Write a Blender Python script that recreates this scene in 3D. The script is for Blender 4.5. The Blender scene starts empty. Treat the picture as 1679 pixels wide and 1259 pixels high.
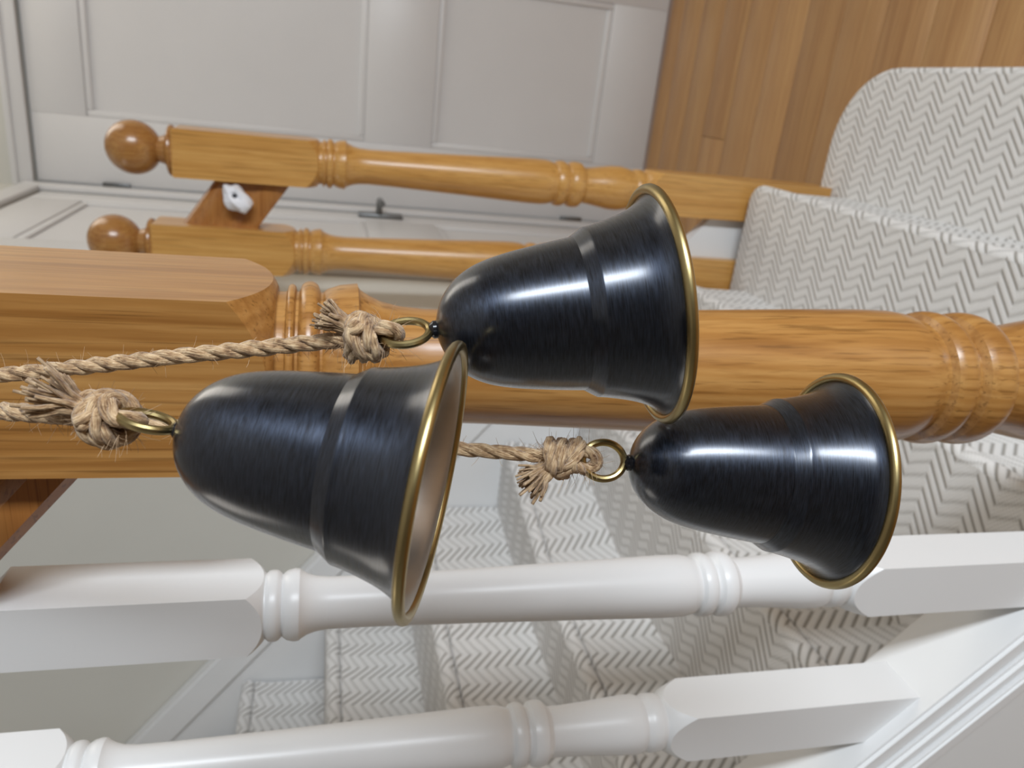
import bpy, bmesh, math, random
from mathutils import Vector, Matrix
random.seed(7)
sc = bpy.context.scene
C = sc.collection
H = 1.278                       # eye height above the hall floor

# ------------------------------------------------------------------ camera
YAW, PIT, ROL = math.radians(21.33), math.radians(14.03), math.radians(1.07)
fwd = Vector((-math.sin(YAW)*math.cos(PIT), math.cos(YAW)*math.cos(PIT), -math.sin(PIT)))
rt = Vector((math.cos(YAW), math.sin(YAW), 0)); up = rt.cross(fwd)
rt2 = rt*math.cos(ROL)+up*math.sin(ROL); up2 = -rt*math.sin(ROL)+up*math.cos(ROL)
cd = bpy.data.cameras.new('camera'); cam = bpy.data.objects.new('camera', cd); C.objects.link(cam)
# the photograph was taken with the phone turned: picture right is down, picture top is right
mx = Matrix((-up2, rt2, -fwd)).transposed().to_4x4(); mx.translation = Vector((0, 0, H))
cam.matrix_world = mx
cd.sensor_width = 36; cd.lens = 1261/1679*36; cd.clip_start = 0.01
cd.dof.use_dof = True; cd.dof.focus_distance = 0.28; cd.dof.aperture_fstop = 17
sc.camera = cam

# ------------------------------------------------------------------ world, lights, exposure
w = bpy.data.worlds.new('hall_air'); sc.world = w; w.use_nodes = True
w.node_tree.nodes['Background'].inputs[0].default_value = (0.9, 0.92, 1, 1)
w.node_tree.nodes['Background'].inputs[1].default_value = 0.35
def area(name, loc, target, sx, sy, power, col):
    l = bpy.data.lights.new(name, 'AREA'); l.shape = 'RECTANGLE'; l.size = sx; l.size_y = sy; l.energy = power; l.color = col
    o = bpy.data.objects.new(name, l); C.objects.link(o); o.location = loc
    o.rotation_euler = (Vector(target)-Vector(loc)).to_track_quat('-Z', 'Y').to_euler(); return o
area('window_light', (1.78, -0.90, 1.46), (-0.2, 0.4, 1.1), 0.32, 1.6, 50, (0.86, 0.93, 1.0))
area('hall_fill', (1.2, 2.45, 2.9), (0.9, 1.7, 0), 2.2, 0.9, 16, (1.0, 0.93, 0.82))  # added warm fill for the pale walls and door, not a known fitting
area('landing_light', (-2.4, 0.6, 2.9), (-1.6, 0.9, 0), 0.8, 0.8, 3, (1.0, 0.94, 0.85))
sc.view_settings.view_transform = 'Standard'; sc.view_settings.look = 'None'
sc.view_settings.gamma = 1; sc.view_settings.use_curve_mapping = False
sc.view_settings.exposure = 0.50

# ------------------------------------------------------------------ node helpers
class NT:
    def __init__(s, name):
        s.m = bpy.data.materials.new(name); s.m.use_nodes = True; s.t = s.m.node_tree
        s.b = s.t.nodes['Principled BSDF']
    def n(s, ty, **kw):
        n = s.t.nodes.new(ty)
        for k, v in kw.items():
            if k.startswith('_'): setattr(n, k[1:], v)
        return n
    def set(s, sock, v):
        if hasattr(v, 'is_output'): s.t.links.new(v, sock)
        else: sock.default_value = v
    def math(s, op, a, b=None, c=None, clamp=False):
        n = s.n('ShaderNodeMath'); n.operation = op; n.use_clamp = clamp
        s.set(n.inputs[0], a)
        if b is not None: s.set(n.inputs[1], b)
        if c is not None: s.set(n.inputs[2], c)
        return n.outputs[0]
    def coord(s, which='Object', scale=(1, 1, 1)):
        t = s.n('ShaderNodeTexCoord'); m = s.n('ShaderNodeMapping'); s.t.links.new(t.outputs[which], m.inputs[0])
        m.inputs['Scale'].default_value = scale; return m.outputs[0]
    def noise(s, vec, scale, detail=3, rough=0.5, dist=0.0):
        n = s.n('ShaderNodeTexNoise'); s.t.links.new(vec, n.inputs['Vector'])
        n.inputs['Scale'].default_value = scale; n.inputs['Detail'].default_value = detail
        n.inputs['Roughness'].default_value = rough; n.inputs['Distortion'].default_value = dist; return n.outputs['Fac']
    def ramp(s, fac, stops):
        n = s.n('ShaderNodeValToRGB'); s.set(n.inputs[0], fac); e = n.color_ramp.elements
        while len(e) < len(stops): e.new(0.5)
        for k, (p, c) in enumerate(stops):
            e[k].position = p; e[k].color = tuple(c)+(1,) if len(c) == 3 else c
        return n.outputs[0]
    def mix(s, f, a, b, mode='MIX'):
        n = s.n('ShaderNodeMix'); n.data_type = 'RGBA'; n.blend_type = mode
        s.set(n.inputs[0], f)
        for i, v in ((6, a), (7, b)):
            if isinstance(v, tuple) and len(v) == 3: v = v+(1,)
            s.set(n.inputs[i], v)
        return n.outputs[2]
    def bump(s, h, strength, dist):
        n = s.n('ShaderNodeBump'); s.set(n.inputs['Height'], h); n.inputs['Strength'].default_value = strength
        n.inputs['Distance'].default_value = dist; s.t.links.new(n.outputs[0], s.b.inputs['Normal'])
    def base(s, v): s.set(s.b.inputs['Base Color'], v+(1,) if isinstance(v, tuple) and len(v) == 3 else v)
    def p(s, **kw):
        for k, v in kw.items(): s.set(s.b.inputs[k.replace('_', ' ')], v)

def plain(name, col, rough=0.5, metal=0.0, bump=0, bscale=200, var=0.03, spec=0.5):
    t = NT(name); v = t.coord('Object')
    n = t.noise(v, 6, 3)
    c = t.mix(n, tuple(x*(1-var) for x in col), tuple(min(1, x*(1+var)) for x in col)); t.base(c)
    t.p(Roughness=rough, Metallic=metal); t.b.inputs['Specular IOR Level'].default_value = spec
    if bump: t.bump(t.noise(v, bscale, 2), bump, 0.0006)
    return t.m

def wood(name, light, mid, dark, axis='z', fine=1.0, rough=0.32, pores=0.6, coat=0.25, rnd=False):
    t = NT(name); st = {'z': (1, 1, 0.045), 'x': (0.045, 1, 1)}[axis]
    v = t.coord('Object', st)
    if rnd:
        oi = t.n('ShaderNodeObjectInfo'); ad = t.n('ShaderNodeVectorMath'); ad.operation = 'ADD'
        t.t.links.new(v, ad.inputs[0]); cb = t.n('ShaderNodeCombineXYZ')
        t.t.links.new(t.math('MULTIPLY', oi.outputs['Random'], 40), cb.inputs[0]); t.t.links.new(t.math('MULTIPLY', oi.outputs['Random'], 17), cb.inputs[1])
        t.t.links.new(cb.outputs[0], ad.inputs[1]); v = ad.outputs[0]
    big = t.noise(v, 30*fine, 5, 0.6, 0.8)
    wv = t.n('ShaderNodeTexWave'); wv.wave_type = 'BANDS'; wv.bands_direction = 'Y' if axis == 'x' else 'X'
    t.t.links.new(v, wv.inputs['Vector']); wv.inputs['Scale'].default_value = 34*fine; wv.inputs['Distortion'].default_value = 11
    wv.inputs['Detail'].default_value = 4; wv.inputs['Detail Scale'].default_value = 1.6
    f = t.math('ADD', t.math('MULTIPLY', big, 0.86), t.math('MULTIPLY', wv.outputs['Fac'], 0.14))
    col = t.ramp(f, [(0.27, dark), (0.46, mid), (0.68, light)])
    v2 = t.coord('Object', {'z': (1, 1, 0.018), 'x': (0.018, 1, 1)}[axis])
    po = t.noise(v2, 420*fine, 2, 0.6); pm = t.math('MULTIPLY', t.ramp(po, [(0.33, (1, 1, 1)), (0.43, (0, 0, 0))]), pores)
    col = t.mix(pm, col, tuple(x*0.55 for x in dark))
    v3 = t.coord('Object', {'z': (1, 1, 0.05), 'x': (0.05, 1, 1)}[axis])
    st2 = t.noise(v3, 330*fine, 3, 0.6)
    sm = t.math('MULTIPLY', t.ramp(st2, [(0.46, (0, 0, 0)), (0.70, (1, 1, 1))]), 0.45)
    col = t.mix(sm, col, dark)
    if rnd:
        oi2 = t.n('ShaderNodeObjectInfo'); k = t.math('ADD', t.math('MULTIPLY', oi2.outputs['Random'], 0.14), 0.93)
        hs = t.n('ShaderNodeHueSaturation'); t.t.links.new(k, hs.inputs['Value']); t.t.links.new(col, hs.inputs['Color']); col = hs.outputs[0]
    t.base(col); t.p(Roughness=rough); t.b.inputs['Coat Weight'].default_value = coat; t.b.inputs['Coat Roughness'].default_value = 0.22
    t.bump(t.math('ADD', t.math('MULTIPLY', po, 0.5), st2), 0.12, 0.0006)
    return t.m

M = {}
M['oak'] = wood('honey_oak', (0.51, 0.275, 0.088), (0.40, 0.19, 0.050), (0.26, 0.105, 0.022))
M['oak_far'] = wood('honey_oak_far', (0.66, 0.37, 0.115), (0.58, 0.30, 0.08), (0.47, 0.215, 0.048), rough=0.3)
M['oak_ball'] = wood('oak_ball', (0.46, 0.235, 0.07), (0.38, 0.17, 0.045), (0.27, 0.105, 0.025), rough=0.27)
M['rail_oak'] = wood('rail_oak', (0.44, 0.20, 0.055), (0.38, 0.155, 0.038), (0.30, 0.11, 0.025), axis='x')
M['plank'] = wood('plank_oak', (0.50, 0.285, 0.11), (0.43, 0.225, 0.08), (0.33, 0.155, 0.05), axis='x', fine=0.55, rough=0.38, pores=0.25, coat=0.1, rnd=True)
M['white'] = plain('white_satin_paint', (0.76, 0.76, 0.755), 0.33, bump=0.05, bscale=60)
M['door'] = plain('white_door_paint', (0.68, 0.67, 0.66), 0.4)
M['wall'] = plain('cream_wall_paint', (0.60, 0.585, 0.53), 0.8, bump=0.08, bscale=160)
M['ceil'] = plain('ceiling_paint', (0.55, 0.54, 0.52), 0.9)
M['spandrel'] = plain('grey_panel_paint', (0.74, 0.74, 0.73), 0.6)
M['steel'] = plain('brushed_steel', (0.20, 0.205, 0.205), 0.35, 1.0)
M['gap'] = plain('dark_gap', (0.05, 0.045, 0.04), 0.9)
M['paper'] = plain('white_cloth', (0.85, 0.85, 0.88), 0.7)
M['ink'] = plain('dark_dot', (0.03, 0.03, 0.04), 0.6)

t = NT('black_lacquered_metal'); v = t.coord('Object', (1, 1, 1))
# circumferential brushing: stretched in the angle round the bell, fine along its height
tc = t.n('ShaderNodeTexCoord'); sep = t.n('ShaderNodeSeparateXYZ'); t.t.links.new(tc.outputs['Object'], sep.inputs[0])
cb = t.n('ShaderNodeCombineXYZ')
ang = t.math('ARCTAN2', sep.outputs[1], sep.outputs[0]); t.t.links.new(t.math('MULTIPLY', ang, 0.0016), cb.inputs[0]); t.t.links.new(sep.outputs[2], cb.inputs[2])
br = t.noise(cb.outputs[0], 2600, 3, 0.6)
cb2 = t.n('ShaderNodeCombineXYZ'); t.t.links.new(t.math('MULTIPLY', ang, 0.006), cb2.inputs[0]); t.t.links.new(t.math('MULTIPLY', sep.outputs[2], 1.2), cb2.inputs[2])
br2 = t.noise(cb2.outputs[0], 700, 2, 0.6)
brc = t.ramp(t.math('ADD', t.math('MULTIPLY', br, 0.6), t.math('MULTIPLY', br2, 0.4)), [(0.34, (0.006, 0.008, 0.013)), (0.66, (0.032, 0.042, 0.065))])
t.base(brc)
t.p(Metallic=0.85, Roughness=t.math('ADD', t.math('MULTIPLY', br2, 0.26), 0.28)); t.b.inputs['Anisotropic'].default_value = 0.65; t.b.inputs['Anisotropic Rotation'].default_value = 0.25
tg = t.n('ShaderNodeTangent'); tg.direction_type = 'RADIAL'; tg.axis = 'Z'; t.t.links.new(tg.outputs[0], t.b.inputs['Tangent'])
t.b.inputs['Coat Weight'].default_value = 1.0; t.b.inputs['Coat Roughness'].default_value = 0.21; t.b.inputs['Coat IOR'].default_value = 1.5
t.bump(t.math('ADD', br, br2), 0.35, 0.00005); M['bell'] = t.m
t = NT('pewter_inside'); v = t.coord('Object'); n = t.noise(v, 90, 4)
t.base(t.mix(n, (0.36, 0.335, 0.305), (0.54, 0.51, 0.475))); t.p(Metallic=0.85, Roughness=0.38); M['inside'] = t.m
t = NT('aged_brass'); v = t.coord('Object'); n = t.noise(v, 120, 3)
t.base(t.mix(n, (0.34, 0.26, 0.115), (0.46, 0.37, 0.18))); t.p(Metallic=1.0, Roughness=0.34); t.bump(t.noise(v, 900, 2), 0.08, 0.0001); M['brass'] = t.m
M['nub'] = plain('black_gloss', (0.01, 0.01, 0.012), 0.2)
t = NT('jute'); uv = t.coord('UV', (1, 1, 1))
mp = t.n('ShaderNodeMapping'); t.t.links.new(uv, mp.inputs[0]); mp.inputs['Scale'].default_value = (4.5, 6, 1)
fib = t.noise(mp.outputs[0], 3.2, 4, 0.65, 0.4); vo = t.coord('Object'); blo = t.noise(vo, 260, 3)
f = t.math('ADD', t.math('MULTIPLY', fib, 0.6), t.math('MULTIPLY', blo, 0.4))
t.base(t.ramp(f, [(0.37, (0.13, 0.062, 0.024)), (0.47, (0.42, 0.255, 0.125)), (0.60, (0.74, 0.54, 0.32))]))
t.p(Roughness=0.85); t.b.inputs['Sheen Weight'].default_value = 0.3; t.bump(t.math('ADD', fib, blo), 0.7, 0.0012); M['jute'] = t.m
t = NT('jute_fibre'); v = t.coord('Object'); n = t.noise(v, 200, 2)
t.base(t.mix(n, (0.34, 0.20, 0.10), (0.62, 0.45, 0.29))); t.p(Roughness=0.7); M['fibre'] = t.m

# herringbone carpet: UV is in metres (u along the nosing, v across the tread and down the riser)
t = NT('herringbone_carpet'); tc = t.n('ShaderNodeTexCoord'); sp = t.n('ShaderNodeSeparateXYZ'); t.t.links.new(tc.outputs['UV'], sp.inputs[0])
P, S = 0.068, 0.0182
wob = t.math('MULTIPLY', t.math('SUBTRACT', t.noise(tc.outputs['UV'], 40, 1), 0.5), 0.003)
U_ = t.math('ADD', sp.outputs[0], wob); V_ = t.math('ADD', sp.outputs[1], wob)
tt = t.math('FRACT', t.math('DIVIDE', U_, P))
leg = t.math('GREATER_THAN', tt, 0.5)
g1 = t.math('MULTIPLY', tt, 2*2*S); g2 = t.math('SUBTRACT', 2*S, t.math('MULTIPLY', t.math('SUBTRACT', tt, 0.5), 2*S))
g = t.math('ADD', t.math('MULTIPLY', g1, t.math('SUBTRACT', 1, leg)), t.math('MULTIPLY', g2, leg))
ph = t.math('FRACT', t.math('DIVIDE', t.math('SUBTRACT', V_, g), S))
tri = t.math('MULTIPLY', t.math('ABSOLUTE', t.math('SUBTRACT', ph, 0.5)), 2)       # 0 in the groove, 1 on the cord
cord1 = t.math('SMOOTH_MIN', t.math('MULTIPLY', tri, 1.7), 1.0, 0.35)
dots = t.math('MULTIPLY', t.math('SINE', t.math('MULTIPLY', U_, 2*math.pi/0.0052)), t.math('SINE', t.math('MULTIPLY', V_, 2*math.pi/0.0062)))
cord2 = t.math('ADD', t.math('MULTIPLY', cord1, 0.45), t.math('ADD', t.math('MULTIPLY', dots, 0.16), 0.48))
h = t.math('ADD', t.math('MULTIPLY', cord1, t.math('SUBTRACT', 1, leg)), t.math('MULTIPLY', cord2, leg))
fz = t.noise(tc.outputs['UV'], 700, 2, 0.6); wl = t.noise(tc.outputs['UV'], 1900, 1)
h2 = t.math('ADD', h, t.math('MULTIPLY', t.math('SUBTRACT', fz, 0.5), 0.35))
t.base(t.ramp(h2, [(0.10, (0.32, 0.295, 0.262)), (0.56, (0.64, 0.625, 0.60)), (0.90, (0.82, 0.805, 0.785))]))
t.p(Roughness=0.95); t.b.inputs['Sheen Weight'].default_value = 0.2; t.b.inputs['Specular IOR Level'].default_value = 0.1
t.bump(t.math('ADD', h2, t.math('MULTIPLY', wl, 0.2)), 0.8, 0.0022); M['carpet'] = t.m

# ------------------------------------------------------------------ mesh helpers
def finish(name, bm, mat, parent=None, smooth=True, angle=35, recalc=True):
    if recalc: bmesh.ops.recalc_face_normals(bm, faces=bm.faces[:])
    if smooth:
        lim = math.radians(angle)
        for f in bm.faces: f.smooth = True
        for e in bm.edges:
            if len(e.link_faces) == 2 and e.calc_face_angle(0) > lim: e.smooth = False
    me = bpy.data.meshes.new(name); bm.to_mesh(me); bm.free(); me.materials.append(M[mat])
    o = bpy.data.objects.new(name, me); C.objects.link(o)
    if parent: o.parent = parent; o.matrix_parent_inverse = Matrix()
    return o
def tag(o, label=None, cat=None, group=None, kind=None):
    if label: o['label'] = label
    if cat: o['category'] = cat
    if group: o['group'] = group
    if kind: o['kind'] = kind
    return o
def thing(name, loc, label=None, cat=None, group=None, kind=None):
    o = bpy.data.objects.new(name, None); C.objects.link(o); o.location = loc; o.empty_display_size = 0.02
    return tag(o, label, cat, group, kind)
def box(bm, x0, x1, y0, y1, z0, z1, bev=0.0):
    vs = [bm.verts.new((x, y, z)) for x in (x0, x1) for y in (y0, y1) for z in (z0, z1)]
    fs = [(0, 1, 3, 2), (4, 6, 7, 5), (0, 4, 5, 1), (2, 3, 7, 6), (0, 2, 6, 4), (1, 5, 7, 3)]
    F = [bm.faces.new([vs[i] for i in f]) for f in fs]
    if bev: bmesh.ops.bevel(bm, geom=list({e for f in F for e in f.edges}), offset=bev, segments=2, affect='EDGES', profile=0.5)
def bx(name, mat, parent, x0, x1, y0, y1, z0, z1, bev=0.0, **kw):
    bm = bmesh.new(); box(bm, x0, x1, y0, y1, z0, z1, bev); return finish(name, bm, mat, parent, **kw)
def prism(bm, pts, a0, a1, axis='y'):
    """pts in the other two axes; extruded along axis"""
    def P3(p, a): return {'y': (p[0], a, p[1]), 'x': (a, p[0], p[1]), 'z': (p[0], p[1], a)}[axis]
    A = [bm.verts.new(P3(p, a0)) for p in pts]; B = [bm.verts.new(P3(p, a1)) for p in pts]; n = len(pts)
    bm.faces.new(A); bm.faces.new(B[::-1])
    for i in range(n): bm.faces.new((A[i], A[(i+1) % n], B[(i+1) % n], B[i]))
def lathe(bm, prof, seg=64, sq=None, cap=True, top_first=True):
    """prof = [(z, r)], radius clipped to a square of half width sq"""
    rings = []
    for z, r in prof:
        ring = []
        for i in range(seg):
            a = 2*math.pi*i/seg; rr = r
            if sq:
                lim = sq/max(abs(math.cos(a)), abs(math.sin(a))); rr = min(r, lim)
            ring.append(bm.verts.new((rr*math.cos(a), rr*math.sin(a), z)))
        rings.append(ring)
    for a, b in zip(rings, rings[1:]):
        for i in range(seg): bm.faces.new((a[i], a[(i+1) % seg], b[(i+1) % seg], b[i]))
    if cap:
        bm.faces.new(rings[0]); bm.faces.new(rings[-1][::-1])
    return rings
def block(bm, zt, ze, rise, half, rend, seg=96, tail=(), up=False, topz=None):
    """square block from zt down to a turned shoulder: the shoulder cuts the faces in arcs and the corners higher up (up=True mirrors it)"""
    sg = -1 if up else 1
    fe = lambda r: ze+sg*rise*max(0.0, (r/half-rend)/(1.4142-rend))**1.35     # height of the shoulder at radius r
    lim = [half/max(abs(math.cos(2*math.pi*(i+0.0)/seg)), abs(math.sin(2*math.pi*i/seg))) for i in range(seg)]
    rings = [[(lim[i], zt) for i in range(seg)]]
    if topz: rings[0] = [(lim[i], topz(lim[i]*math.cos(2*math.pi*i/seg))) for i in range(seg)]
    rings.append([(lim[i], fe(lim[i])) for i in range(seg)])
    for k in (0.33, 0.66, 1.0): rings.append([(lim[i]+(half*rend-lim[i])*k, fe(lim[i]+(half*rend-lim[i])*k)) for i in range(seg)])
    for z, r in tail: rings.append([(r, z)]*seg)
    V = [[bm.verts.new((r*math.cos(2*math.pi*i/seg), r*math.sin(2*math.pi*i/seg), z)) for i, (r, z) in enumerate(ring)] for ring in rings]
    for a, b in zip(V, V[1:]):
        for i in range(seg): bm.faces.new((a[i], a[(i+1) % seg], b[(i+1) % seg], b[i]))
    bm.faces.new(V[0]); bm.faces.new(V[-1][::-1])
    return V
def bead(z0, z1, r, d, n=8):
    """half round from z0 down to z1, r at its crest, r-d at its ends"""
    return [(z0+(z1-z0)*i/n, r-d+d*math.sqrt(max(0, 1-(2*i/n-1)**2))) for i in range(n+1)]
def smoothcurve(pts, n=6):
    out = []
    P_ = [pts[0]]+list(pts)+[pts[-1]]
    for i in range(1, len(P_)-2):
        for k in range(n):
            t_ = k/n; a, b, c, d = (Vector(P_[i-1]), Vector(P_[i]), Vector(P_[i+1]), Vector(P_[i+2]))
            out.append(0.5*((2*b)+(-a+c)*t_+(2*a-5*b+4*c-d)*t_*t_+(-a+3*b-3*c+d)*t_**3))
    out.append(Vector(pts[-1])); return out
def sweep(bm, path, rad, seg=8, taper=None, uvlay=None, closed=False, ell=(1, 1)):
    n = len(path); T = []
    for i in range(n):
        a = path[(i-1) % n if closed else max(0, i-1)]; b = path[(i+1) % n if closed else min(n-1, i+1)]; T.append((b-a).normalized())
    N = T[0].orthogonal().normalized(); rings = []
    for i in range(n):
        N = (N-T[i]*N.dot(T[i])).normalized(); B = T[i].cross(N); r = rad*(taper(i/(n-1)) if taper else 1)
        rings.append([bm.verts.new(path[i]+N*(r*ell[0]*math.cos(2*math.pi*k/seg))+B*(r*ell[1]*math.sin(2*math.pi*k/seg))) for k in range(seg)])
    L = 0
    rng = range(n) if closed else range(n-1)
    for i in rng:
        j = (i+1) % n; dl = (path[j]-path[i]).length
        for k in range(seg):
            f = bm.faces.new((rings[i][k], rings[i][(k+1) % seg], rings[j][(k+1) % seg], rings[j][k]))
            if uvlay:
                for lp, uvv in zip(f.loops, ((L, k/seg), (L, (k+1)/seg), (L+dl, (k+1)/seg), (L+dl, k/seg))):
                    lp[uvlay].uv = (uvv[0]*20, uvv[1])
        L += dl
    if not closed: bm.faces.new(rings[0][::-1]); bm.faces.new(rings[-1])
def PX(x, y, z):
    """point at picture position (x, y) of the photograph at depth z metres along the view (used to measure where things stand)"""
    u, v_ = 1259-y, x
    return Vector((0, 0, H))+(fwd+rt2*((u-629.5)/1261)-up2*((v_-839.5)/1261))*z

# ------------------------------------------------------------------ the shell of the hall
fl = tag(bx('floor', 'plank', None, -3.2, 3.2, -4.5, 3.25, -0.06, -0.012), kind='structure')
y, row = -2.2, 0
PWID = 0.1667
ycur = 1.6-37*PWID
protos = {}
while ycur < 3.2:
    x = -3.2-random.random()*1.2
    while x < 3.2:
        L_ = random.choice((1.9, 2.3, 2.8)); x0, x1 = max(x, -3.2), min(x+L_, 3.2)
        if x1-x0 > 0.05 and ycur > -4.5 and not (x1 < -0.55 and ycur > 1.5):
            if (L_, True) in protos and x0 == x and x1 == x+L_: me = protos[(L_, True)]; o = bpy.data.objects.new('plank', me); C.objects.link(o); o.parent = fl
            else:
                o = bx('plank', 'plank', fl, 0.0008, x1-x0-0.0008, 0.0007, PWID-0.0007, -0.012, 0.0, 0.0012)
                if x0 == x and x1 == x+L_: protos[(L_, True)] = o.data
            o.location = (x0, ycur, random.uniform(-0.0004, 0))
        x += L_
    ycur += PWID
tag(bx('ceiling', 'ceil', None, -3.2, 3.2, -4.5, 3.25, 3.0, 3.06), kind='structure')
YB = 3.05     # wall with the panelled door
XL = -0.48    # side wall of the recess with the second door
YS = 1.50     # wall beside the upper flight
D1 = (-0.458, 0.575, 0.966+H)   # door_1 leaf: left, right, top
bm = bmesh.new(); box(bm, XL-0.1, D1[0]-0.012, YB, YB+0.12, 0, 3); box(bm, D1[1]+0.012, 3.2, YB, YB+0.12, 0, 3); box(bm, D1[0]-0.012, D1[1]+0.012, YB, YB+0.12, D1[2]+0.012, 3)
tag(finish('wall_back', bm, 'wall', smooth=False), kind='structure')
D2 = (2.06, 2.945, 0.925+H)
bm = bmesh.new(); box(bm, XL-0.1, XL, YS, D2[0]-0.012, 0, 3); box(bm, XL-0.1, XL, D2[1]+0.012, YB, 0, 3); box(bm, XL-0.1, XL, D2[0]-0.012, D2[1]+0.012, D2[2]+0.012, 3)
tag(finish('wall_left', bm, 'wall', smooth=False), kind='structure')
tag(bx('wall_stair', 'wall', None, -3.2, XL-0.1, YS, YS+0.1, 0, 3, smooth=False), kind='structure')
tag(bx('wall_far_left', 'wall', None, -3.3, -3.2, -4.5, YS+0.1, 0, 3, smooth=False), kind='structure')
tag(bx('wall_right', 'wall', None, 3.2, 3.3, -4.5, YB+0.12, 0, 3, smooth=False), kind='structure')
tag(bx('wall_front', 'wall', None, -3.2, 3.2, -4.6, -4.5, 0, 3, smooth=False), kind='structure')

def door(name, a0, a1, top, panels, stile, frame_parent_axis, face, label_extra=None):
    """panelled door leaf in a local frame: a across, z up, d out of the face"""
    root = thing(name, (0, 0, 0), kind='structure')
    def B(nm, aa, ab, da, db, za, zb, mat='door', bev=0.002, par=root):
        if frame_parent_axis == 'y': return bx(nm, mat, par, aa, ab, face-db, face-da, za, zb, bev)
        return bx(nm, mat, par, face+da, face+db, aa, ab, za, zb, bev)
    zs = [0.012]+[v for p in panels for v in p]+[top]
    B('stile', a0, a0+stile, -0.035, 0, 0.012, top); B('stile', a1-stile, a1, -0.035, 0, 0.012, top)
    for i in range(0, len(zs), 2): B('rail', a0+stile, a1-stile, -0.035, 0, zs[i], zs[i+1])
    for z0, z1 in panels:
        p = B('panel', a0+stile, a1-stile, -0.03, -0.013, z0, z1, bev=0)
        # bolection moulding round the panel
        m = 0.022
        for (aa, ab, za, zb) in ((a0+stile, a0+stile+m, z0, z1), (a1-stile-m, a1-stile, z0, z1), (a0+stile+m, a1-stile-m, z0, z0+m), (a0+stile+m, a1-stile-m, z1-m, z1)):
            B('moulding', aa, ab, -0.014, -0.004, za, zb, bev=0.004)
    return root, B
d1, B1 = door('door_1', D1[0], D1[1], D1[2], [(H-1.05, H-0.395), (H-0.145, H+0.795)], 0.226, 'y', YB-0.0)
for z in (H+0.714, H-0.985): tag(B1('hinge', D1[0]-0.014, D1[0]+0.008, -0.004, 0.014, z-0.045, z+0.045, 'steel', 0.003), 'steel hinge')
tag(bx('door_handle', 'steel', d1, D1[1]-0.07, D1[1]-0.03, YB-0.012, YB, 1.0, 1.15, 0.004), 'steel handle')
tr = thing('trim_1', (0, 0, 0), kind='structure')      # frame of door_1
bx('architrave', 'door', tr, XL+0.002, D1[0]-0.008, YB-0.018, YB, 0, D1[2]+0.01, 0.003)
bx('architrave', 'door', tr, D1[1]+0.008, D1[1]+0.085, YB-0.018, YB, 0, D1[2]+0.075, 0.003)
bx('head_architrave', 'door', tr, XL+0.002, D1[1]+0.008, YB-0.018, YB, D1[2]+0.011, D1[2]+0.075, 0.003)
bx('head_bead', 'door', tr, XL+0.002, D1[1]+0.008, YB-0.026, YB-0.018, D1[2]+0.055, D1[2]+0.075, 0.003)
d2, B2 = door('door_2', D2[0], D2[1], D2[2], [(H-1.05, H-0.395), (H-0.145, H+0.77)], 0.13, 'x', XL+0.0)
hp = thing('door_handle', (0, 0, 0)); hp.parent = d2
tag(bx('back_plate', 'steel', hp, XL, XL+0.014, D2[1]-0.085, D2[1]-0.03, H-0.285, H-0.125, 0.004), 'steel plate of the lever handle')
bm = bmesh.new(); sweep(bm, smoothcurve([(XL+0.005, D2[1]-0.052, H-0.20), (XL+0.05, D2[1]-0.052, H-0.20), (XL+0.062, D2[1]-0.07, H-0.20), (XL+0.062, D2[1]-0.15, H-0.203)]), 0.0115, 12)
tag(finish('lever', bm, 'steel', hp), 'steel lever')
tr = thing('trim_2', (0, 0, 0), kind='structure')
bx('architrave', 'door', tr, XL, XL+0.018, D2[0]-0.10, D2[0]-0.008, 0, D2[2]+0.075, 0.003)
bx('architrave', 'door', tr, XL, XL+0.018, D2[1]+0.008, YB-0.02, 0, D2[2]+0.075, 0.003)
bx('head_architrave', 'door', tr, XL, XL+0.018, D2[0]-0.008, D2[1]+0.008, D2[2]+0.010, D2[2]+0.075, 0.003)
tag(bx('baseboard_left', 'door', None, XL, XL+0.018, YS, D2[0]-0.102, 0, 0.16, 0.004), kind='structure')
tag(bx('baseboard_back', 'door', None, D1[1]+0.088, 3.2, YB-0.018, YB, 0, 0.16, 0.004), kind='structure')

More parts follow.
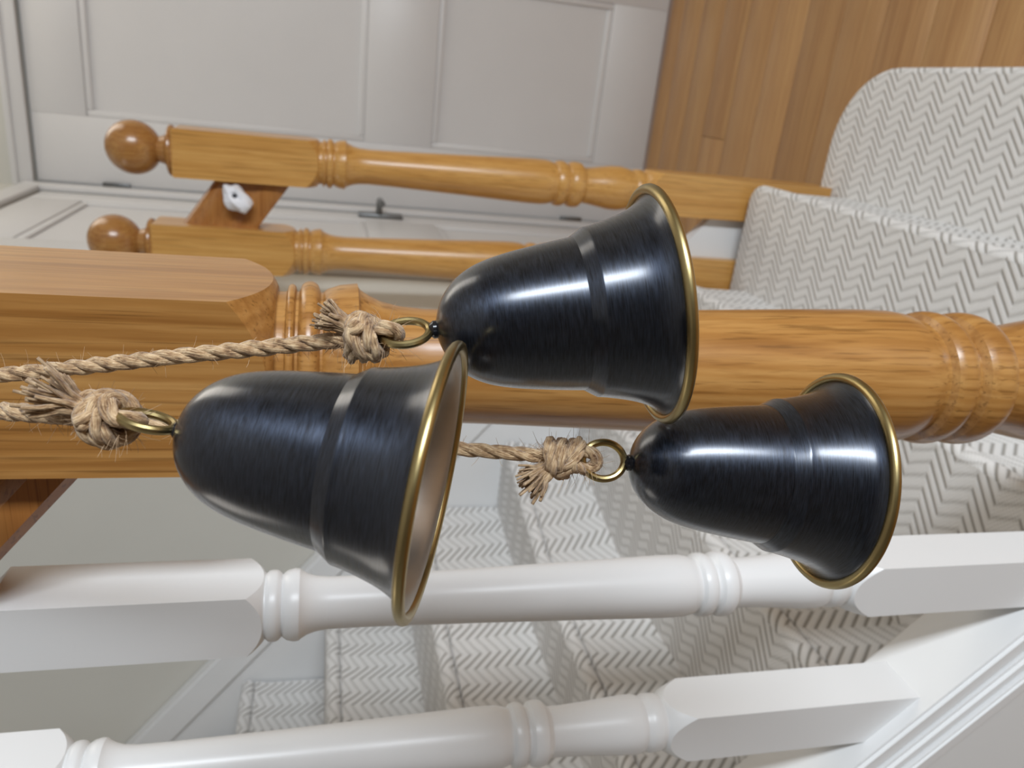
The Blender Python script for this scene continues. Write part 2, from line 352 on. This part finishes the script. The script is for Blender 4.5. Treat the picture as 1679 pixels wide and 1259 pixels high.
# ------------------------------------------------------------------ staircase
R_ = 0.18
stair = thing('staircase', (0, 0, 0), 'carpeted staircase with pale grey and white herringbone runner, white strings and rounded bottom step', 'staircase')
def offset(pts, d):
    out = []
    for i, p in enumerate(pts):
        a = pts[max(0, i-1)]; b = pts[min(len(pts)-1, i+1)]; tx, ty = b[0]-a[0], b[1]-a[1]; l = math.hypot(tx, ty)
        out.append((p[0]-ty/l*d*-1*-1, p[1]+tx/l*d*-1*-1)) if False else out.append((p[0]-ty/l*d, p[1]+tx/l*d))
    return out
def step(outline, zt, zb, xback):
    """carpeted tread and riser. outline runs from the near string (small Y) round the front (and end); interior on its left (-X)"""
    n = 0.014
    prof = [(0.030, 0.0, -0.030), (0.020, 0.0, -0.020), (0.0135, -0.0004, -0.0135)]
    for k in range(9):
        a = math.radians(4+k*22); prof.append((0.0135-0.0135*math.sin(a), -0.014+0.0138*math.cos(a), -0.0105+0.0052*k))
    prof += [(0.005, -0.031, 0.036), (0.010, -0.055, 0.061), (0.012, zb-zt, 0.061+(zt-zb-0.055))]
    bm = bmesh.new(); uvl = bm.loops.layers.uv.new('UVMap'); rings = []; ar = []
    L = [0]
    for a, b in zip(outline, outline[1:]): L.append(L[-1]+math.hypot(b[0]-a[0], b[1]-a[1]))
    for d, z, s in prof:
        off = offset(outline, d); rings.append([bm.verts.new((p[0], p[1], zt+z)) for p in off]); ar.append(s)
    def bump_z(x, y): return 0.0012*math.sin(x*70)*math.sin(y*23+zt*9)
    nn = len(outline)
    for j in range(len(rings)-1):
        for i in range(nn-1):
            f = bm.faces.new((rings[j][i], rings[j][i+1], rings[j+1][i+1], rings[j+1][i]))
            for lp, (jj, ii) in zip(f.loops, ((j, i), (j, i+1), (j+1, i+1), (j+1, i))):
                px, py = outline[ii]
                nx = outline[min(nn-1, ii+1)][1]-outline[max(0, ii-1)][1]; ny = -(outline[min(nn-1, ii+1)][0]-outline[max(0, ii-1)][0]); l = math.hypot(nx, ny)
                lp[uvl].uv = (py+ny/l*ar[jj], px+nx/l*ar[jj])
    # top
    xb = xback
    back = [bm.verts.new((xb, rings[0][-1].co.y, zt)), bm.verts.new((xb, rings[0][0].co.y, zt))]
    f = bm.faces.new(rings[0]+back)
    for lp in f.loops: lp[uvl].uv = (lp.vert.co.y, lp.vert.co.x)
    # closed underside and ends so that it is a body, not a sheet
    bb = [bm.verts.new((xb, rings[-1][-1].co.y, zb)), bm.verts.new((xb, rings[-1][0].co.y, zb))]
    bm.faces.new(list(reversed(rings[-1]))+[bb[1], bb[0]])
    bm.faces.new([back[0], back[1], bb[1], bb[0]])
    bm.faces.new([r[0] for r in rings]+[bb[1], back[1]]); bm.faces.new([back[0], bb[0]]+[r[-1] for r in reversed(rings)])
    # keep planar top ngon flat
    return finish('carpeted_step', bm, 'carpet', stair, angle=50)
YN = 0.425
hz = [None, H-1.098, H-0.890, H-0.738, H-0.558, H-0.392, H-0.205, H-0.022, H+0.160, H+0.34]
XF = [None, 0.127, -0.127, -0.336, -0.580, -0.806, -0.915, -1.10, -1.31, -1.52]
def line(xa, y0, y1, bulge=0.0, n=16):
    return [(xa+bulge*max(0, (y0+(y1-y0)*i/n-1.0)/(y1-1.0))**1.5, y0+(y1-y0)*i/n) for i in range(n+1)]
out1 = line(0.127, 0.30, 1.44, 0, 8)+[(0.127-0.165+0.165*math.cos(math.radians(a)), 1.44+0.165*math.sin(math.radians(a))) for a in range(10, 91, 8)]+[(-0.10, 1.605), (-0.16, 1.605), (-0.22, 1.605)]
step(out1, hz[1], 0.0, -0.225)
out2 = line(-0.127, YN, 1.500, 0, 8)+[(-0.127-0.04+0.04*math.cos(math.radians(a)), 1.500+0.04*math.sin(math.radians(a))) for a in range(10, 91, 10)]+[(-0.30, 1.543), (-0.45, 1.546)]
step(out2, hz[2], hz[1]-0.02, -0.445)
YE = 1.468
for k in range(3, 10):
    nb = {5: 0.10, 6: 0.055}.get(k, 0.0)
    xb = (XF[k+1] if k < 9 else -2.3)-0.05
    ye = YE
    step(line(XF[k], YN, ye, nb), hz[k], hz[k-1]-0.01, xb)
# closed near string with its base rail on top (slope 43 degrees)
def ztop(x): return H-0.461+(-0.4075-x)*0.93
def slab(name, mat, x0, x1, fz0, fz1, y0, y1, parent, bev=0.0):
    bm = bmesh.new(); prism(bm, [(x0, fz0(x0)), (x1, fz0(x1)), (x1, fz1(x1)), (x0, fz1(x0))], y0, y1, 'y')
    if bev: bmesh.ops.bevel(bm, geom=bm.edges[:], offset=bev, segments=2, affect='EDGES')
    return finish(name, bm, mat, parent)
XN0, XN1 = -1.55, -0.20
slab('base_rail', 'white', XN0, XN1, lambda x: ztop(x)-0.022, ztop, 0.371, 0.439, stair, 0.003)
slab('base_rail_moulding', 'white', XN0, XN1, lambda x: ztop(x)-0.036, lambda x: ztop(x)-0.020, 0.366, 0.444, stair, 0.003)
slab('base_rail_moulding', 'white', XN0, XN1, lambda x: ztop(x)-0.050, lambda x: ztop(x)-0.034, 0.361, 0.436, stair, 0.002)
bm = bmesh.new(); prism(bm, [(XN0, 0.0), (XN1, 0.0), (XN1, max(0.02, ztop(XN1)-0.045)), (XN0, ztop(XN0)-0.045)], 0.366, 0.424, 'y')
finish('near_string', bm, 'spandrel', stair)
# string fixed to the wall beside the upper flight
def zws(x): return H+0.392+(-1.459-x)*0.835
slab('wall_string', 'white', -2.6, XL-0.1, lambda x: zws(x)-0.50, lambda x: zws(x)-0.05, 1.474, 1.4995, stair)
slab('wall_string_moulding', 'white', -2.6, XL-0.1, lambda x: zws(x)-0.084, zws, 1.462, 1.4995, stair, 0.004)
# low white far string between the two far newels
bm = bmesh.new(); prism(bm, [(-0.48, 0.0), (-0.215, 0.0), (-0.215, H-0.83), (-0.48, H-0.60)], 1.575, 1.60, 'y'); finish('far_string', bm, 'white', stair)

# ------------------------------------------------------------------ newel posts
def profA(s=1.0, rs=1.0, z0=0.015):
    f = lambda z: z0+(z-0.015)*s
    P_ = [(f(0.004), 0.040*rs)]
    P_ += [(f(z), r*rs) for z, r in bead(0.0025, -0.0035, 0.0445, 0.004, 6)]
    P_ += [(f(z), r*rs) for z, r in bead(-0.005, -0.018, 0.0465, 0.006, 8)]
    P_ += [(f(-0.0195), 0.0405*rs), (f(-0.022), 0.0425*rs), (f(-0.030), 0.0452*rs), (f(-0.0405), 0.0465*rs), (f(-0.0412), 0.0445*rs), (f(-0.0425), 0.043*rs)]
    P_ += [(f(z), r*rs) for z, r in ((-0.048, 0.040), (-0.056, 0.0368), (-0.068, 0.0345), (-0.085, 0.0335), (-0.13, 0.0345), (-0.20, 0.037), (-0.28, 0.040), (-0.36, 0.0435), (-0.415, 0.0455), (-0.44, 0.0457), (-0.452, 0.0445), (-0.460, 0.0425), (-0.4645, 0.0405))]
    P_ += [(f(z), r*rs) for z, r in bead(-0.467, -0.491, 0.0465, 0.006, 8)]
    P_ += [(f(z), r*rs) for z, r in bead(-0.495, -0.527, 0.0468, 0.007, 8)]
    P_ += [(f(z), r*rs) for z, r in ((-0.532, 0.0365), (-0.545, 0.0375), (-0.565, 0.041), (-0.590, 0.0452), (-0.610, 0.0458), (-0.628, 0.0425), (-0.637, 0.0395))]
    P_ += [(f(z), r*rs) for z, r in bead(-0.640, -0.662, 0.0430, 0.004, 6)]
    P_ += [(f(-0.665), 0.0395*rs)]
    return P_
def newel(name, x, y, half, zoff, foot, s, rs, label, mat, z0=0.015, block_h=0.255, ball=True):
    """posts are measured from eye level; zoff lifts the whole post, foot is where it ends"""
    root = thing(name, (x, y, foot), label, 'newel post', 'turned oak newel posts')
    dz = H+zoff-foot
    zt = z0+block_h
    bm = bmesh.new(); V = block(bm, zt+dz-0.004, z0-0.007*s+dz, 0.024*s, half, 0.90); 
    tp = [bm.verts.new((v.co.x*0.955, v.co.y*0.955, zt+dz)) for v in V[0]]
    bmesh.ops.delete(bm, geom=[f for f in bm.faces if len(f.verts) > 8 and all(v in V[0] for v in f.verts)], context='FACES_ONLY')
    for q in range(len(tp)): bm.faces.new((V[0][q], V[0][(q+1) % len(tp)], tp[(q+1) % len(tp)], tp[q]))
    bm.faces.new(tp); finish('square_block', bm, mat, root, angle=22)
    if ball:
        bm = bmesh.new()
        pr = [(zt+0.0, 0.0430*rs), (zt+0.003, 0.0460*rs), (zt+0.007, 0.0462*rs), (zt+0.010, 0.0430*rs), (zt+0.0125, 0.0345*rs), (zt+0.015, 0.0275*rs), (zt+0.020, 0.0255*rs)]
        rb = 0.0487*rs; zc = zt+0.0255+rb*0.92
        for k in range(0, 19):
            a = math.radians(-62+k*(152/18)); pr.append((zc+rb*math.sin(a), max(0.0004, rb*math.cos(a))))
        lathe(bm, [(z+dz, r) for z, r in pr], 64); tag(finish('ball_finial', bm, 'oak_ball', root), 'darker oak ball finial')
    bm = bmesh.new(); P_ = profA(s, rs, z0)
    lathe(bm, [(z+dz, r) for z, r in [(P_[0][0]+0.012, P_[0][1])]+P_+[(P_[-1][0]-0.012, P_[-1][1])]], 64); finish('turned_shaft', bm, mat, root, angle=30)
    bm = bmesh.new(); zl = P_[-1][0]
    block(bm, foot-H-zoff+dz, zl-0.002+dz, 0.030, half, 0.88, up=True); finish('lower_block', bm, mat, root, angle=22)
    return root
newel('newel_post', -0.148, 0.405, 0.045, 0.013, 0.0, 0.84, 0.945, 'large near oak newel post with handrail, close behind the black bells', 'oak', ball=True)
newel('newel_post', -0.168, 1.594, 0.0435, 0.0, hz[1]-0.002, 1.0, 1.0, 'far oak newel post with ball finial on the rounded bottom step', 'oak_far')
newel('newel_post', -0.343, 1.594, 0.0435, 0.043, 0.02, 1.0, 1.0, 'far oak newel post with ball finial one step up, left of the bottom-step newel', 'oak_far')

# ------------------------------------------------------------------ handrails
def handrail(name, xa, xb, yc, zu, slope, wdt, hgt, label, grp, mat='rail_oak'):
    """zu = underside height at xa; rises towards -x"""
    root = thing(name, (xa, yc, zu), label, 'handrail')
    ca = math.cos(math.atan(slope)); sh = [(-0.42, 0), (0.42, 0), (0.5, 0.08), (0.5, 0.30), (0.40, 0.42), (0.42, 0.58), (0.5, 0.70), (0.46, 0.88), (0.30, 0.98), (0, 1.02), (-0.30, 0.98), (-0.46, 0.88), (-0.5, 0.70), (-0.42, 0.58), (-0.40, 0.42), (-0.5, 0.30), (-0.5, 0.08)]
    bm = bmesh.new(); A = []; B = []
    for (a, b) in sh:
        A.append(bm.verts.new((0, a*wdt, b*hgt/ca))); B.append(bm.verts.new((xb-xa, a*wdt, (xa-xb)*slope+b*hgt/ca)))
    bm.faces.new(A); bm.faces.new(B[::-1])
    for i in range(len(sh)): bm.faces.new((A[i], A[(i+1) % len(sh)], B[(i+1) % len(sh)], B[i]))
    finish('rail', bm, mat, root, angle=40); return root
def zhr(x): return H+0.115+0.85*(-0.201-x)
handrail('handrail', -0.193, -1.3, 0.405, zhr(-0.193), 0.85, 0.060, 0.058, 'oak handrail rising left from the large near newel post above white balusters', None)
handrail('handrail', -0.2115, -0.2995, 1.594, H+0.062, 0.70, 0.052, 0.11, 'short sloping oak handrail joining the two far newel posts', None)

# ------------------------------------------------------------------ white balusters
def baluster(x, dz, label):
    y = 0.405; half = 0.0205; zf = ztop(x+half)-0.004
    root = thing('baluster', (x, y, zf), label, 'baluster', 'white turned balusters on the base rail')
    o = H+dz-zf
    zt = zhr(x+half)+0.002-H-dz
    bm = bmesh.new()
    block(bm, zt+o, 0.0295+o, 0.0095, half, 0.93, 64, topz=lambda lx: zt+o-lx*0.85)
    finish('upper_block', bm, 'white', root, angle=22)
    P_ = [(0.036, 0.019)]
    P_ += bead(0.029, 0.0205, 0.0212, 0.0018, 6)+[(0.0195, 0.0183)]+[(0.0188, 0.0192), (0.0165, 0.0207), (0.0125, 0.0217), (0.0095, 0.0213), (0.0085, 0.0203), (0.005, 0.0182), (0.000, 0.0166), (-0.008, 0.0157)]
    P_ += [(-0.03, 0.0157), (-0.10, 0.0172), (-0.17, 0.0192), (-0.23, 0.0210), (-0.244, 0.0209), (-0.2495, 0.0198), (-0.252, 0.0188)]
    P_ += bead(-0.2535, -0.265, 0.0218, 0.003, 6)+bead(-0.2665, -0.2805, 0.0224, 0.0035, 6)
    P_ += [(-0.283, 0.0172), (-0.292, 0.0172), (-0.31, 0.0182), (-0.335, 0.0202), (-0.348, 0.0208), (-0.3525, 0.0198), (-0.354, 0.0190)]
    P_ += bead(-0.3555, -0.3685, 0.0206, 0.0014, 6)+[(-0.370, 0.0190), (-0.378, 0.0190)]
    bm = bmesh.new(); lathe(bm, [(z+o, r) for z, r in P_], 48); finish('turned_shaft', bm, 'white', root, angle=30)
    bm = bmesh.new(); block(bm, 0, -0.3695+o, 0.019, half, 0.93, 64, up=True, topz=lambda lx: ztop(x)-H-dz-0.003+o-lx*0.93)
    finish('lower_block', bm, 'white', root, angle=22)
baluster(-0.3055, 0.0, 'white turned baluster nearest the large oak newel, behind the lowest and leftmost bells')
baluster(-0.4280, 0.118, 'second white turned baluster from the large newel, its square foot on the base rail')

# ------------------------------------------------------------------ small white tag at the far short handrail
root = thing('cloth_ornament', (0, 0, 0), 'small white crumpled ornament with a dark dot, at the short far handrail', 'ornament')
c = PX(389, 325, 1.447); bm = bmesh.new(); bmesh.ops.create_icosphere(bm, subdivisions=3, radius=0.024)
for v_ in bm.verts:
    d = v_.co.normalized(); k = 1+0.10*math.sin(5*d.x+4*d.y)+0.08*math.sin(6*d.z-5*d.x)+random.uniform(-.02, .02)
    q = d*(0.024*k)
    a_, b_, g_ = q.dot(-up2), q.dot(rt2), q.dot(fwd)
    a_ *= 1.15; b_ *= 0.9*(1.15-a_*12*0.5)
    hd = math.hypot(a_+0.002, b_-0.002)
    if g_ < 0: g_ += 0.014*math.exp(-(hd/0.006)**2)
    b_ -= a_*0.35
    v_.co = c+(-up2)*a_+rt2*b_+fwd*g_*0.8
finish('cloth', bm, 'paper', root, angle=25)
bm = bmesh.new(); bmesh.ops.create_uvsphere(bm, u_segments=12, v_segments=8, radius=0.0042, matrix=Matrix.Translation(c+(-up2)*(-0.001)+rt2*0.001-fwd*0.012))
tag(finish('dot', bm, 'ink', root), 'dark dot')

# ------------------------------------------------------------------ bells
def bell(centre, axis, ringrot, label, L=0.0752, R=0.040, ringtilt=0.0):
    """centre = middle of the mouth, axis points from mouth to crown"""
    a = Vector(axis).normalized(); apex = Vector(centre)+a*L
    root = thing('bell', centre, label, 'bell', 'black metal bells hanging on jute ropes')
    root.rotation_mode = 'QUATERNION'; root.rotation_quaternion = Vector((0, 0, 1)).rotation_difference(a)
    pr = [(0.0, 0.012), (0.008, 0.085), (0.025, 0.185), (0.05, 0.275), (0.085, 0.355), (0.13, 0.425), (0.19, 0.487), (0.26, 0.532), (0.35, 0.570), (0.45, 0.600), (0.55, 0.627), (0.628, 0.645), (0.634, 0.648), (0.640, 0.655),
          (0.682, 0.706), (0.689, 0.714), (0.694, 0.718), (0.71, 0.722), (0.74, 0.733), (0.80, 0.760), (0.855, 0.790), (0.90, 0.822), (0.94, 0.862), (0.965, 0.900), (0.98, 0.935), (0.987, 0.96)]
    P_ = smoothcurve([(L*(1-s), r*R, 0) for s, r in pr], 3)
    bm = bmesh.new(); lathe(bm, [(p.x, p.y) for p in P_], 96, cap=False); bm.faces.new(list(bm.verts)[:96])
    finish('bell_body', bm, 'bell', root, angle=60)
    th = 0.0011; I_ = [(p.x-(th if p.y < 0.5*R else 0.0004), max(0.0003, p.y-th)) for p in P_]
    bm = bmesh.new(); lathe(bm, I_[3:]+[(P_[-1].x, P_[-1].y-0.0002)], 96, cap=False); bm.faces.new(list(bm.verts)[:96])
    bmesh.ops.reverse_faces(bm, faces=bm.faces[:]); tag(finish('bell_inside', bm, 'inside', root, angle=60, recalc=False), 'dull grey-brown metal inside')
    # rolled brass lip
    bm = bmesh.new(); ring = []
    n = 128
    sweep(bm, [Vector((0.9735*R*math.cos(2*math.pi*i/n), 0.9735*R*math.sin(2*math.pi*i/n), 0.0008)) for i in range(n)], 0.00165, 12, closed=True, ell=(1.0, 1.15))
    tag(finish('rim', bm, 'brass', root), 'brass rolled rim')
    # nub and hanging loop
    bm = bmesh.new(); lathe(bm, [(L-0.0005, 0.0030), (L+0.0006, 0.0030), (L+0.0016, 0.0022), (L+0.0022, 0.0012), (L+0.0024, 0.0004)], 20)
    finish('loop_stud', bm, 'nub', root)
    rl, rw = 0.0078, 0.0066
    loopc = Vector((0, 0, L+0.0020+rl)); pts = []
    for i in range(48):
        t_ = 2*math.pi*i/48; pts.append(loopc+Vector((rw*math.sin(t_)*math.cos(ringrot), rw*math.sin(t_)*math.sin(ringrot), -rl*math.cos(t_))))
    if ringtilt:
        piv = Vector((0, 0, L+0.002)); rm = Matrix.Rotation(ringtilt, 3, Vector((math.cos(ringrot), math.sin(ringrot), 0)))
        pts = [piv+rm@(p-piv) for p in pts]
    bm = bmesh.new(); sweep(bm, pts, 0.00138, 10, closed=True); tag(finish('hanging_loop', bm, 'brass', root), 'brass hanging loop')
    return apex+a*(0.002+2*rl*0.9), a
E0 = Vector((0, 0, H))
bells = [
 bell(E0+Vector((-0.1058, 0.1937, -0.0329)), (0.060, 0.335, 1), math.radians(100), 'black bell with brass rim nearest the camera, tilted so its dull grey inside shows', L=0.0762, ringtilt=0.12),
 bell(E0+Vector((-0.0627, 0.2366, -0.1106)), (-0.180, 0.086, 1), math.radians(72), 'black bell with brass rim hanging rightmost, in front of the oak newel shaft'),
 bell(E0+Vector((-0.1245, 0.2251, -0.1894)), (0.0432, 0.104, 1), math.radians(24), 'lowest black bell with brass rim, in front of the white baluster and newel foot', L=0.080),
]

def resample(path, step):
    out = [path[0].copy()]; acc = 0
    for a, b in zip(path, path[1:]):
        l = (b-a).length
        while acc+l >= step:
            t_ = (step-acc)/l; a = a.lerp(b, t_); out.append(a.copy()); l = (b-a).length; acc = 0
            if l < 1e-9: break
        acc += l
    out.append(path[-1].copy()); return out
def cord(bm, uvl, pts, rad, pitch=0.025, fray=None, seg=8, stp=0.0011):
    pa = resample(pts, stp); n = len(pa); T = [(pa[min(n-1, i+1)]-pa[max(0, i-1)]).normalized() for i in range(n)]
    N = T[0].orthogonal().normalized(); fr = []
    for i in range(n):
        N = (N-T[i]*N.dot(T[i])).normalized(); fr.append((N.copy(), T[i].cross(N)))
    for s in range(3):
        ph = 2*math.pi*s/3; L_ = 0; q = []
        for i in range(n):
            if i: L_ += (pa[i]-pa[i-1]).length
            a = ph+2*math.pi*L_/pitch; wob_ = 1+0.10*math.sin(L_*900+s*2)
            q.append(pa[i]+(fr[i][0]*math.cos(a)+fr[i][1]*math.sin(a))*rad*0.44*wob_)
        sweep(bm, q, rad*0.62, seg, taper=lambda t_, s=s: 1+0.07*math.sin(t_*n*0.35+s*2.1), uvlay=uvl)
def fibres(name, parent, pts_dirs, rad=0.00009):
    bm = bmesh.new()
    for p, d, l in pts_dirs:
        d = d.normalized(); side = Vector((random.uniform(-1, 1), random.uniform(-1, 1), random.uniform(-1, 1)))
        q = [p+d*l*t_+side*l*0.35*t_*t_ for t_ in (0, 0.33, 0.66, 1)]
        sweep(bm, q, rad, 3, taper=lambda t_: 1-0.5*t_)
    return tag(finish(name, bm, 'fibre', parent, smooth=False, recalc=False), kind='stuff')
def rope(start, loop_top, down, rad, tail_px, tail_len, label, wraps=2.3, phase=0.0, tw=1.0, seed=1):
    """cord from the gathering knot down to the brass loop, tied round itself, with a frayed end"""
    random.seed(seed)
    root = thing('jute_rope', loop_top, label, 'rope', 'jute ropes carrying the bells')
    e1 = (start-loop_top).normalized(); base = loop_top
    e2 = (tail_px-e1*tail_px.dot(e1)).normalized(); e3 = e1.cross(e2)
    W = lambda a, b, c: base+e1*a+e2*b+e3*c
    top = start; mid = top.lerp(W(0.026, 0, 0), 0.5)+Vector((0, 0, -0.0012))
    stand = smoothcurve([top, mid, W(0.026, 0, 0), W(0.016, -0.0004, 0.0), W(0.006, -0.0012, 0.001)], 14)
    bm = bmesh.new(); uvl = bm.loops.layers.uv.new('UVMap')
    cord(bm, uvl, [p-loop_top for p in stand], rad)
    finish('cord', bm, 'jute', root, recalc=False, angle=80)
    # knot: bight through the loop, then wraps round the standing part, then a crossing turn
    kn = [W(0.008, -0.0026, 0.0015), W(0.001, -0.0030, 0.0016), W(-0.0030, -0.0012, 0.0010), W(-0.0034, 0.0016, -0.0006), W(0.000, 0.0034, -0.0016)]
    rr = rad*1.95
    m = int(wraps*9)
    for i in range(m+1):
        a = phase+2*math.pi*wraps*i/m; k = i/m
        kn.append(W(0.0035+0.0098*k+0.0012*math.sin(a*1.0), rr*(1+0.12*math.sin(2*a))*math.cos(a), rr*math.sin(a)))
    kn += [W(0.0100, 0.0042, -0.004), W(0.0075, 0.0060, -0.0052), W(0.0090, 0.0050, -0.0015), W(0.0135, 0.0048, 0.0008)]
    bm = bmesh.new(); uvl = bm.loops.layers.uv.new('UVMap')
    cord(bm, uvl, [p-loop_top for p in smoothcurve(kn, 6)], rad*0.93, pitch=0.019, seg=7, stp=0.0009)
    # two diagonal turns that lock the knot
    k2 = [W(0.0020+0.0035*(1+math.cos(a+0.6))+0.001, rr*1.18*math.cos(a), rr*1.18*math.sin(a)) for a in [2*math.pi*i/18 for i in range(19)]]
    cord(bm, uvl, [p-loop_top for p in smoothcurve(k2, 3)], rad*0.85, pitch=0.018, seg=7, stp=0.0009)
    finish('knot', bm, 'jute', root, recalc=False, angle=80)
    tb = W(0.0135, 0.0048, 0.0008); td = tail_px.normalized(); bm = bmesh.new(); uvl = bm.loops.layers.uv.new('UVMap')
    sd1 = td.orthogonal().normalized(); sd2 = td.cross(sd1)
    for i in range(70):
        a = random.uniform(0, 2*math.pi); s_ = math.sqrt(random.random()); off = (sd1*math.cos(a)+sd2*math.sin(a))*rad*0.75*s_
        d = (td+(sd1*math.cos(a)+sd2*math.sin(a))*(0.50*s_)+Vector([random.uniform(-.12, .12) for _ in range(3)])).normalized()
        l = tail_len*random.uniform(0.72, 1.12); bend = Vector([random.uniform(-1, 1) for _ in range(3)])*l*0.13
        q = [tb+off-td*0.002, tb+off+d*l*0.3, tb+off+d*l*0.65+bend, tb+off+d*l+bend*1.6]
        sweep(bm, [p-loop_top for p in smoothcurve(q, 3)], random.uniform(0.0005, 0.0012), 5, taper=lambda t_: 1.05-0.45*t_, uvlay=uvl)
    tag(finish('frayed_end', bm, 'jute', root, recalc=False), 'frayed end of the rope')
    hl = []
    for i in range(330):
        p = stand[random.randrange(len(stand)-1)]; q = Vector([random.gauss(0, 1) for _ in range(3)]); q = q-e1*q.dot(e1)*0.4
        hl.append((p-loop_top+q.normalized()*rad*0.7, q+e1*random.uniform(-1, 1), random.uniform(0.0015, 0.006)))
    for i in range(170):
        p = W(random.uniform(-0.001, 0.014), 0, 0); q = Vector([random.gauss(0, 1) for _ in range(3)])
        hl.append((p-loop_top+q.normalized()*rad*1.9, q, random.uniform(0.002, 0.007)))
    fibres('loose_fibres', root, hl, 0.00009)
    return root
K = PX(-340, 649, 0.285)
(l1, a1), (l2, a2), (l3, a3) = bells
TL = up2.normalized()*0+rt2*0+(Vector((0, 0, 1))-fwd*Vector((0, 0, 1)).dot(fwd)).normalized()   # towards the left of the picture, i.e. up
rope(K, l1, a1, 0.0029, TL*1.0+rt2*0.42-fwd*0.2, 0.0135, 'jute rope on the left, tied with a frayed knot to the nearest tilted bell', phase=0.4, seed=3)
rope(K, l2, a2, 0.0028, TL*1.0+rt2*0.55-fwd*0.25, 0.0085, 'jute rope on the right, tied with a frayed knot to the middle bell', phase=2.0, seed=5)
rope(K, l3, a3, 0.0026, TL*1.0-rt2*0.75-fwd*0.1, 0.0105, 'jute rope passing behind the nearest bell, tied to the lowest bell', phase=1.0, seed=9)
# the cord that gathers the three ropes hangs from a hook in the ceiling, above the picture
root = thing('hanging_cord', K, 'jute cord from a ceiling hook that gathers the three bell ropes, above the picture', 'rope')
bm = bmesh.new(); uvl = bm.loops.layers.uv.new('UVMap'); cord(bm, uvl, [Vector((0, 0, -0.004)), Vector((0, 0, 0.5)), Vector((0, 0, 3.0-K.z-0.03))], 0.004, stp=0.004); finish('cord', bm, 'jute', root, recalc=False)
bm = bmesh.new(); uvl = bm.loops.layers.uv.new('UVMap')
cord(bm, uvl, [Vector((0.007*math.cos(a), 0.007*math.sin(a), -0.004+0.0016*a)) for a in [i*0.3 for i in range(64)]], 0.0035); finish('gathering_knot', bm, 'jute', root, recalc=False)
bm = bmesh.new(); sweep(bm, smoothcurve([(0, 0, 3.0-K.z), (0, 0, 2.985-K.z), (0.012, 0, 2.968-K.z), (0, 0, 2.955-K.z), (-0.012, 0, 2.965-K.z)]), 0.0025, 8); tag(finish('hook', bm, 'brass', root), 'brass ceiling hook')
